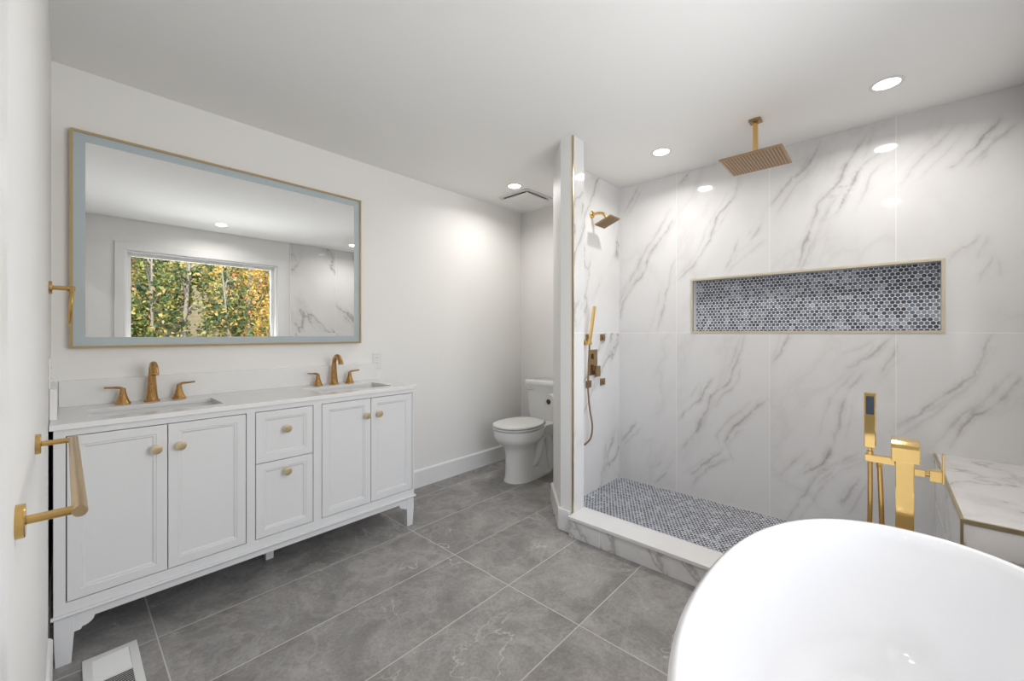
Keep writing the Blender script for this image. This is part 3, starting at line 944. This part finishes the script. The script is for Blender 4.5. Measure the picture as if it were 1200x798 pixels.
# rear shelf, trapway and foot
rings(bm, [rrect(2.70, 3.08, TY - .095, TY + .095, .03, .30), rrect(2.70, 3.10, TY - .13, TY + .13, .03, .37), rrect(2.70, 3.11, TY - .14, TY + .14, .03, .405)])
rings(bm, [egg(2.80, 2.60, 3.02, .108, 0), egg(2.80, 2.60, 3.02, .108, .014), egg(2.80, 2.62, 2.99, .085, .03), egg(2.84, 2.70, 3.03, .062, .16), egg(2.86, 2.70, 3.05, .062, .32)])
for s in (-1, 1):
    y = TY + s * .058
    tube(bm, spline([(2.60, y, .11), (2.70, y, .115), (2.765, y, .20), (2.80, y, .30), (2.86, y, .315), (2.91, y, .24), (2.93, y, .12), (2.945, y, .03)], 5), .043, 16)
obj('bowl', bm, M['porcelain'], t, smooth=50)
bm = B(); rings(bm, [egg(2.58, 2.352, 2.812, .182, .4085), egg(2.58, 2.343, 2.818, .190, .412), egg(2.58, 2.343, 2.818, .190, .419), egg(2.58, 2.352, 2.812, .182, .422)])
obj('seat', bm, M['plastic'], t, smooth=50)
bm = B(); rings(bm, [egg(2.58, 2.354, 2.810, .180, .4285), egg(2.58, 2.344, 2.817, .189, .430), egg(2.58, 2.346, 2.815, .187, .440), egg(2.58, 2.37, 2.80, .168, .446), egg(2.58, 2.45, 2.72, .08, .448)])
ld_ = obj('lid', bm, M['plastic'], t, smooth=50)
for s in (-1, 1): obj('hinge', bx(2.80, 2.835, TY + s * .075 - .018, TY + s * .075 + .018, .406, .436), M['plastic'], t, bevel=.005)
bm = B(); rings(bm, [rrect(2.935, 3.125, TY - .175, TY + .175, .03, .405), rrect(2.925, 3.128, TY - .19, TY + .19, .03, .45), rrect(2.905, 3.13, TY - .207, TY + .207, .03, .695)])
obj('tank', bm, M['porcelain'], t, smooth=50)
bm = B(); rings(bm, [rrect(2.897, 3.135, TY - .213, TY + .213, .03, .695), rrect(2.893, 3.136, TY - .217, TY + .217, .03, .705), rrect(2.893, 3.136, TY - .217, TY + .217, .03, .730), rrect(2.902, 3.13, TY - .208, TY + .208, .03, .740)])
obj('tank_lid', bm, M['porcelain'], t, smooth=50)
bm = B(); lathe(bm, (2.914, TY + .165, .665), (-1, 0, 0), [(.014, 0), (.014, .012), (.010, .016)], 20); 
tube(bm, [(2.896, TY + .165, .665), (2.89, TY + .14, .663), (2.89, TY + .10, .658)], [.006, .006, .007], 10, flat=(.6, (1, 0, 0)))
obj('flush_lever', bm, M['chrome'], t, smooth=50)
for ch in t.children:
    for v in ch.data.vertices: v.co.z *= 1.075

# paper holder and roll on the partition
px_, py_, pz_ = 2.50, 1.862, .722
t = thing('paper_holder', 'toilet paper holder on the partition beside the toilet', 'paper holder', (px_, YT, pz_))
bm = B(); lathe(bm, (px_ + .09, YT, pz_), (0, 1, 0), [(.022, 0), (.022, .008), (.008, .010), (.008, py_ - YT)], 20)
obj('post', bm, M['satin_gold'], t, smooth=40)
bm = B(); lathe(bm, (px_ + .098, py_, pz_), (-1, 0, 0), [(.006, 0), (.006, .138)], 16)
obj('arm', bm, M['satin_gold'], t, smooth=40)
t = thing('toilet_paper_roll', 'white toilet paper roll hanging on the holder by the toilet tank', 'toilet paper', (px_, py_, pz_))
bm = B()
ca = []
for (r, x) in ((.021, -.05), (.055, -.05), (.056, -.048), (.056, .048), (.055, .05), (.021, .05)):
    ca.append([Vector((px_ + x, py_ + r * math.cos(2 * PI * k / 36), pz_ - .012 + r * math.sin(2 * PI * k / 36))) for k in range(36)])
rings(bm, ca, False, False, closed=True)
obj('paper', bm, M['paper'], t, smooth=40)
bm = B(); ca = []
for (r, x) in ((.0205, -.0495), (.0205, .0495), (.0195, .0495), (.0195, -.0495)):
    ca.append([Vector((px_ + x, py_ + r * math.cos(2 * PI * k / 28), pz_ - .012 + r * math.sin(2 * PI * k / 28))) for k in range(28)])
rings(bm, ca, False, False, closed=True)
obj('core', bm, M['card'], t, smooth=40)

# exhaust fan
t = thing('exhaust_fan', 'white square exhaust fan cover on the ceiling above the toilet', 'exhaust fan', (2.79, 2.38, H))
ex0, ex1, ey0, ey1 = 2.615, 2.965, 2.205, 2.555
bm = B(); plate_holes(bm, [ex0, ex0 + .035, ex1 - .035, ex1], [ey0, ey0 + .035, ey1 - .035, ey1], {(1, 1)}, H - .010, H)
obj('frame', bm, M['plastic'], t, bevel=.003)
obj('fan_gap_shade', bx(ex0 + .03, ex1 - .03, ey0 + .03, ey1 - .03, H - .003, H - .0005), M['nozzle'], t)  # brown sheet, paints the shadow in the gap above the cover
obj('cover', bx(ex0 + .022, ex1 - .022, ey0 + .022, ey1 - .022, H - .030, H - .022), M['plastic'], t, bevel=.003)
for x in (ex0 + .06, ex1 - .06):
    for y in (ey0 + .06, ey1 - .06): obj('spacer', bx(x - .006, x + .006, y - .006, y + .006, H - .022, H - .003), M['plastic'], t)

# ------------------------------------------------------------------ shower fittings
# ceiling rain head
rx, ry = 2.655, .542
t = thing('rain_shower_head', 'large square bronze gold rain shower head hanging from the ceiling', 'shower head', (rx, ry, H))
obj('flange', bx(rx - .03, rx + .03, ry - .03, ry + .03, H - .014, H), M['shower_metal'], t, bevel=.004)
obj('post', bx(rx - .0115, rx + .0115, ry - .0115, ry + .0115, 2.225, H - .014), M['satin_gold'], t, bevel=.002)
rh = .153
bm = B(); box(bm, rx - rh, rx + rh, ry - rh, ry + rh, 2.200, 2.210); box(bm, rx - .03, rx + .03, ry - .03, ry + .03, 2.210, 2.226)
pl = obj('plate', bm, M['shower_metal'], t, bevel=.003)
bm = B()
for i in range(19):
    y = ry - rh + .016 + i * (2 * rh - .032) / 18
    box(bm, rx - rh + .014, rx + rh - .014, y - .0022, y + .0022, 2.1980, 2.2005)
obj('nozzle_rows', bm, M['nozzle'], pl)

# wall shower head
hx, hy, hz, th, hs = 2.73, 1.525, 2.055, math.radians(20), .142
t = thing('wall_shower_head', 'small tilted square shower head on a bent arm, high on the partition wall', 'shower head', (2.712, YS, 2.128))
bm = B(); lathe(bm, (2.712, YS, 2.128), (0, -1, 0), [(.029, 0), (.029, .006), (.024, .010), (.012, .012)], 28)
obj('flange', bm, M['satin_gold'], t, smooth=40)
Rm = Matrix.Rotation(-th, 4, 'X'); ctr = Vector((hx, hy, hz))
up = Rm @ Vector((0, 0, 1))
bm = B(); tube(bm, spline([(2.712, YS, 2.128), (2.714, YS - .05, 2.130), (2.722, YS - .090, 2.122), ctr + up * .045, ctr + up * .008], 6), .0108, 16)
obj('arm', bm, M['satin_gold'], t, smooth=50)
bm = B(); box(bm, -hs / 2, hs / 2, -hs / 2, hs / 2, -.004, .006); box(bm, -.022, .022, -.022, .022, .006, .018)
bmesh.ops.transform(bm, matrix=Matrix.Translation(ctr) @ Rm, verts=bm.verts[:])
pl = obj('plate', bm, M['shower_metal'], t, bevel=.002)
bm = B()
for i in range(9):
    y = -hs / 2 + .014 + i * (hs - .028) / 8
    box(bm, -hs / 2 + .012, hs / 2 - .012, y - .0025, y + .0025, -.0062, -.0035)
bmesh.ops.transform(bm, matrix=Matrix.Translation(ctr) @ Rm, verts=bm.verts[:])
obj('nozzle_rows', bm, M['nozzle'], pl)

# valve
t = thing('shower_valve', 'bronze gold rectangular shower valve plate with diverter and handle', 'shower valve', (2.726, YS, 1.0))
obj('plate', bx(2.668, 2.785, YS - .008, YS, .905, 1.100), M['shower_metal'], t, bevel=.002)
bm = B(); box(bm, 2.706, 2.746, YS - .022, YS - .008, 1.028, 1.068)
obj('diverter', bm, M['shower_metal'], t, bevel=.003)
bm = B(); box(bm, 2.705, 2.748, YS - .024, YS - .008, .940, .985)
obj('handle', bm, M['shower_metal'], t, bevel=.003)
obj('lever', bx(2.722, 2.786, YS - .034, YS - .024, .893, .975), M['shower_metal'], t, bevel=.002)

# body jets
def jet(c, label):
    t = thing('body_jet', label, 'body jet', c, 'square body spray jets')
    x, y, z = c
    obj('plate', bx(x - .033, x + .033, y - .012, y, z - .027, z + .027), M['shower_metal'], t, bevel=.003)
    bm = B(); lathe(bm, (x, y - .012, z), (0, -1, 0), [(.017, 0), (.017, .005), (.012, .007), (.001, .007)], 24)
    obj('nozzle', bm, M['nozzle'], t, smooth=40)
    return t
j = jet((2.866, YS, 1.191), 'square gold body jet right of the hand shower wand, above the valve')
dup(j, (2.866, YS, .842), 'square gold body jet below the valve, farther from the hose')
dup(j, (2.662, YS, 1.191), 'square gold body jet partly hidden by the hand shower wand')
dup(j, (2.662, YS, .842), 'square gold body jet below the valve, next to the hanging hose')

# wall hand shower
t = thing('hand_shower', 'slim gold hand shower wand in a wall holder with a hanging hose', 'hand shower', (2.60, YS, 1.18))
bm = B(); box(bm, 2.585, 2.625, YS - .012, YS, 1.135, 1.175); box(bm, 2.594, 2.616, YS - .062, YS - .012, 1.140, 1.168)
obj('holder', bm, M['satin_gold'], t, bevel=.003)
bm = B(); box(bm, -.012, .012, -.009, .009, -.05, .235)
lean = Matrix.Translation(Vector((2.598, YS - .058, 1.190))) @ Matrix.Rotation(math.radians(5), 4, 'X') @ Matrix.Rotation(math.radians(6), 4, 'Y')
bmesh.ops.transform(bm, matrix=lean, verts=bm.verts[:])
obj('wand', bm, M['polish_gold'], t, bevel=.003)
bot = lean @ Vector((0, 0, -.05))
bm = B(); tube(bm, spline([bot, bot + Vector((0, .002, -.06)), (2.594, YS - .045, .98), (2.597, YS - .04, .80), (2.606, YS - .05, .66), (2.622, YS - .06, .54), (2.622, YS - .045, .45), (2.600, YS - .018, .408), (2.59, YS - .002, .40)], 8), .0068, 12)
obj('hose', bm, M['shower_metal'], t, smooth=60)

# ------------------------------------------------------------------ bathtub
TCX, TCY, TA, TBw, TZ = 1.158, -.060, .702, .420, .580
def sup(a, b, z, n=96, e=2.2):
    out = []
    for k in range(n):
        t_ = 2 * PI * k / n; c, s = math.cos(t_), math.sin(t_)
        out.append(Vector((TCX + a * abs(c) ** (2 / e) * (1 if c >= 0 else -1), TCY + b * abs(s) ** (2 / e) * (1 if s >= 0 else -1), z)))
    return out
tub = thing('bathtub', 'white freestanding oval bathtub in front of the window', 'bathtub', (TCX, TCY, 0))
bm = B()
rs = [sup(.56, .285, 0), sup(.575, .30, .02), sup(.61, .335, .15), sup(.66, .375, .35), sup(.690, .403, .52), sup(.699, .411, .560), sup(TA, TBw, .572), sup(.701, .413, .580), sup(.695, .407, .586), sup(.686, .398, .586), sup(.679, .391, .580),
      sup(.670, .382, .55), sup(.650, .362, .42), sup(.61, .325, .25), sup(.55, .275, .17), sup(.42, .19, .145), sup(.10, .06, .138)]
rings(bm, rs)
obj('shell', bm, M['acrylic'], tub, smooth=60)
bm = B(); lathe(bm, (TCX, TCY, .139), (0, 0, 1), [(.032, -.002), (.032, .003), (.026, .005), (.001, .005)], 28)
obj('drain', bm, M['chrome'], tub, smooth=40)

# tub filler between tub and curb
FXx, FY = 1.962, -.052
t = thing('tub_filler', 'polished gold floor-standing tub filler with waterfall spout and hand shower', 'tub faucet', (FXx, FY, 0))
obj('base_plate', bx(FXx - .045, FXx + .045, FY - .045, FY + .045, 0, .008), M['polish_gold'], t, bevel=.002)
obj('column', bx(FXx - .022, FXx + .022, FY - .0235, FY + .0235, .008, .80), M['polish_gold'], t, bevel=.002)
bm = B()
prof = [(.030, .800), (.030, .862), (-.075, .866), (-.092, .858), (-.098, .845), (-.098, .800), (-.092, .800), (-.085, .818), (-.070, .826), (-.02, .822)]
extrude_poly(bm, [(FXx + x, FY - .035, z) for x, z in prof[::-1]], (0, .07, 0))
obj('spout', bm, M['polish_gold'], t, bevel=.0025)
bm = B(); box(bm, FXx - .011, FXx + .011, FY + .0235, FY + .105, .765, .790)
arm = obj('side_arm', bm, M['polish_gold'], t, bevel=.002)
wy = FY + .090
bm = B(); lathe(bm, (FXx, wy, .79), (0, 0, 1), [(.010, 0), (.010, .012), (.007, .014), (.007, .03)], 20)
obj('connector', bm, M['polish_gold'], t, smooth=40)
bm = B(); box(bm, FXx - .011, FXx + .011, wy - .0165, wy + .0165, .815, 1.012)
wand = obj('wand', bm, M['polish_gold'], t, bevel=.003)
obj('spray_face', bx(FXx - .0135, FXx - .0105, wy - .0115, wy + .0105, .935, 1.0), M['polish_dark'], wand, bevel=.001)['label'] = 'dark rubber spray face'
def ribbed(pts, r, n=12):
    bm = B(); P = []; 
    sp = spline(pts, 40); R = [r * (1 + (.13 if i % 2 else 0)) for i in range(len(sp))]
    tube(bm, sp, R, n); return bm
obj('hose', ribbed([(FXx, wy - .0005, .768), (FXx, wy, .60), (FXx + .004, wy + .004, .35), (FXx + .01, wy - .01, .12), (FXx + .01, wy - .035, .05), (FXx + .006, wy - .05, .12), (FXx, wy - .038, .35), (FXx, wy - .030, .62), (FXx, wy - .026, .752)], .0072), M['satin_gold'], t, smooth=60)
bm = B(); lathe(bm, (FXx, wy - .026, .768), (0, 0, -1), [(.010, 0), (.010, .012), (.0085, .014), (.0085, .022)], 6)
obj('hose_nut', bm, M['satin_gold'], t)
bm = B(); box(bm, FXx - .011, FXx + .011, FY - .050, FY - .0235, .742, .764)
lathe(bm, (FXx, FY - .048, .753), (0, -1, 0), [(.009, 0), (.009, .016)], 16)
hd = obj('handle_stem', bm, M['polish_gold'], t, bevel=.001)
bm = B(); box(bm, FXx - .018, FXx + .018, FY - .090, FY - .060, .732, .770)
obj('handle_block', bm, M['polish_gold'], hd, bevel=.002)
obj('lever', bx(FXx - .013, FXx + .013, FY - .095, FY - .090, .728, .826), M['polish_gold'], hd, bevel=.001)

# ------------------------------------------------------------------ outside: autumn trees
def bump_ground():
    bm = B(); n = 24
    vs = [[bm.verts.new((-9 + 24 * i / n, YB - .6 - 21 * j / n, -.6 + .25 * mnoise.noise(Vector((i * .3, j * .3, 0))) + .011 * j * j)) for j in range(n + 1)] for i in range(n + 1)]
    for i in range(n):
        for j in range(n): bm.faces.new((vs[i][j], vs[i + 1][j], vs[i + 1][j + 1], vs[i][j + 1]))
    return bm
struct('ground', bump_ground(), M['ground'], smooth=180)

def tree(x, y, h, cr, cz, ch, mat, n, label, tr, leaf):
    t = thing('tree', label, 'tree', (x, y, -.6), 'trees outside the window')
    rnd = random.Random(int(x * 100 + y * 37))
    bm = B()
    lean = rnd.uniform(-.25, .25)
    tr_pts = spline([(x, y, -.6), (x + lean * .3, y, h * .3), (x + lean * .7, y + .05, h * .65), (x + lean, y, h)], 5)
    L = len(tr_pts)
    tube(bm, tr_pts, [tr * (1 - .75 * i / (L - 1)) for i in range(L)], 10)
    for k in range(7):
        z = h * (.3 + .09 * k); a = rnd.uniform(0, 2 * PI); ll = cr * rnd.uniform(.45, .75)
        p0 = Vector((x + lean * z / h, y, z)); p1 = p0 + Vector((math.cos(a) * ll, math.sin(a) * ll, rnd.uniform(.1, .5)))
        tube(bm, [p0, (p0 + p1) / 2 + Vector((0, 0, .08)), p1], [tr * .4, tr * .25, tr * .1], 6)
    obj('trunk', bm, M['bark'], t, smooth=60)
    bm = B()
    mid = Vector((x + lean * .5, y, cz))
    def inside():
        while True:
            p = Vector((rnd.uniform(-1, 1), rnd.uniform(-1, 1), rnd.uniform(-1, 1)))
            if p.length < 1: return p
    clumps = [(inside() * .8, rnd.uniform(.14, .32)) for _ in range(26)]
    for _ in range(n):
        c, r = rnd.choice(clumps)
        p = c + inside() * r
        if p.length > 1: p.normalize()
        p = mid + Vector((p.x * cr, p.y * cr, p.z * ch))
        s = leaf * rnd.uniform(.6, 1.3)
        q = Matrix.Rotation(rnd.uniform(0, 2 * PI), 3, 'Z') @ Matrix.Rotation(rnd.uniform(-1.1, 1.1), 3, 'X') @ Matrix.Rotation(rnd.uniform(0, 2 * PI), 3, 'Y')
        pts = [(-.5, 0, 0), (-.1, .3, .05), (.5, 0, 0), (-.1, -.3, .05)]
        bm.faces.new([bm.verts.new(p + (q @ Vector(a)) * s) for a in pts])
    obj('foliage', bm, mat, t)
    return t
G_, Y_, X_ = M['leaf_green'], M['leaf_yellow'], M['leaf_mixed']
for (x, y, h, cr, cz, ch, mat, n, leaf, tr, label) in (
    (1.05, -4.2, 2.9, .60, 1.45, 1.45, G_, 1900, .085, .04, 'green bushy tree nearest the window, at its left side'),
    (2.32, -4.3, 2.6, .60, 1.25, 1.30, G_, 1900, .085, .04, 'green bushy tree nearest the window, in its middle'),
    (3.60, -4.4, 3.0, .58, 1.5, 1.4, X_, 1500, .085, .04, 'bush with orange and green leaves nearest the window, at its right side'),
    (.35, -5.7, 3.4, .62, 1.8, 1.6, Y_, 1700, .09, .05, 'small yellow tree at the left edge of the window view'),
    (1.68, -5.8, 3.5, .64, 1.9, 1.6, G_, 1900, .09, .06, 'green tree standing in the gap between the two nearest green bushes'),
    (3.00, -5.9, 3.6, .64, 1.9, 1.7, X_, 1900, .09, .05, 'tree with turning leaves just right of the middle of the window view'),
    (4.32, -6.0, 3.8, .64, 2.0, 1.7, Y_, 1900, .09, .05, 'bright yellow tree at the right edge of the window view'),
    (1.05, -7.6, 4.2, .85, 2.2, 1.9, X_, 2200, .10, .09, 'tree with orange and green leaves in the third row at the left'),
    (2.85, -7.7, 4.2, .85, 2.2, 1.9, G_, 2200, .10, .07, 'dark green tree in the third row of trees'),
    (4.65, -7.8, 4.4, .85, 2.3, 2.0, Y_, 2400, .10, .06, 'golden tree in the third row at the right'),
    (1.20, -10.2, 5.2, 1.25, 2.7, 2.4, G_, 2600, .13, .11, 'green tree in the fourth row at the left'),
    (3.80, -10.3, 5.2, 1.25, 2.7, 2.4, Y_, 3000, .13, .09, 'golden tree in the fourth row in the middle'),
    (6.40, -10.4, 5.2, 1.25, 2.7, 2.4, Y_, 2600, .13, .09, 'golden tree in the fourth row at the right'),
    (1.6, -13.8, 6.6, 1.75, 3.4, 2.9, X_, 2600, .16, .13, 'tall far tree with turning leaves at the left'),
    (5.3, -13.9, 6.6, 1.75, 3.4, 2.9, G_, 2600, .16, .13, 'tall far green tree in the middle')):
    tree(x, y, h, cr, cz, ch, mat, n, label, tr, leaf)
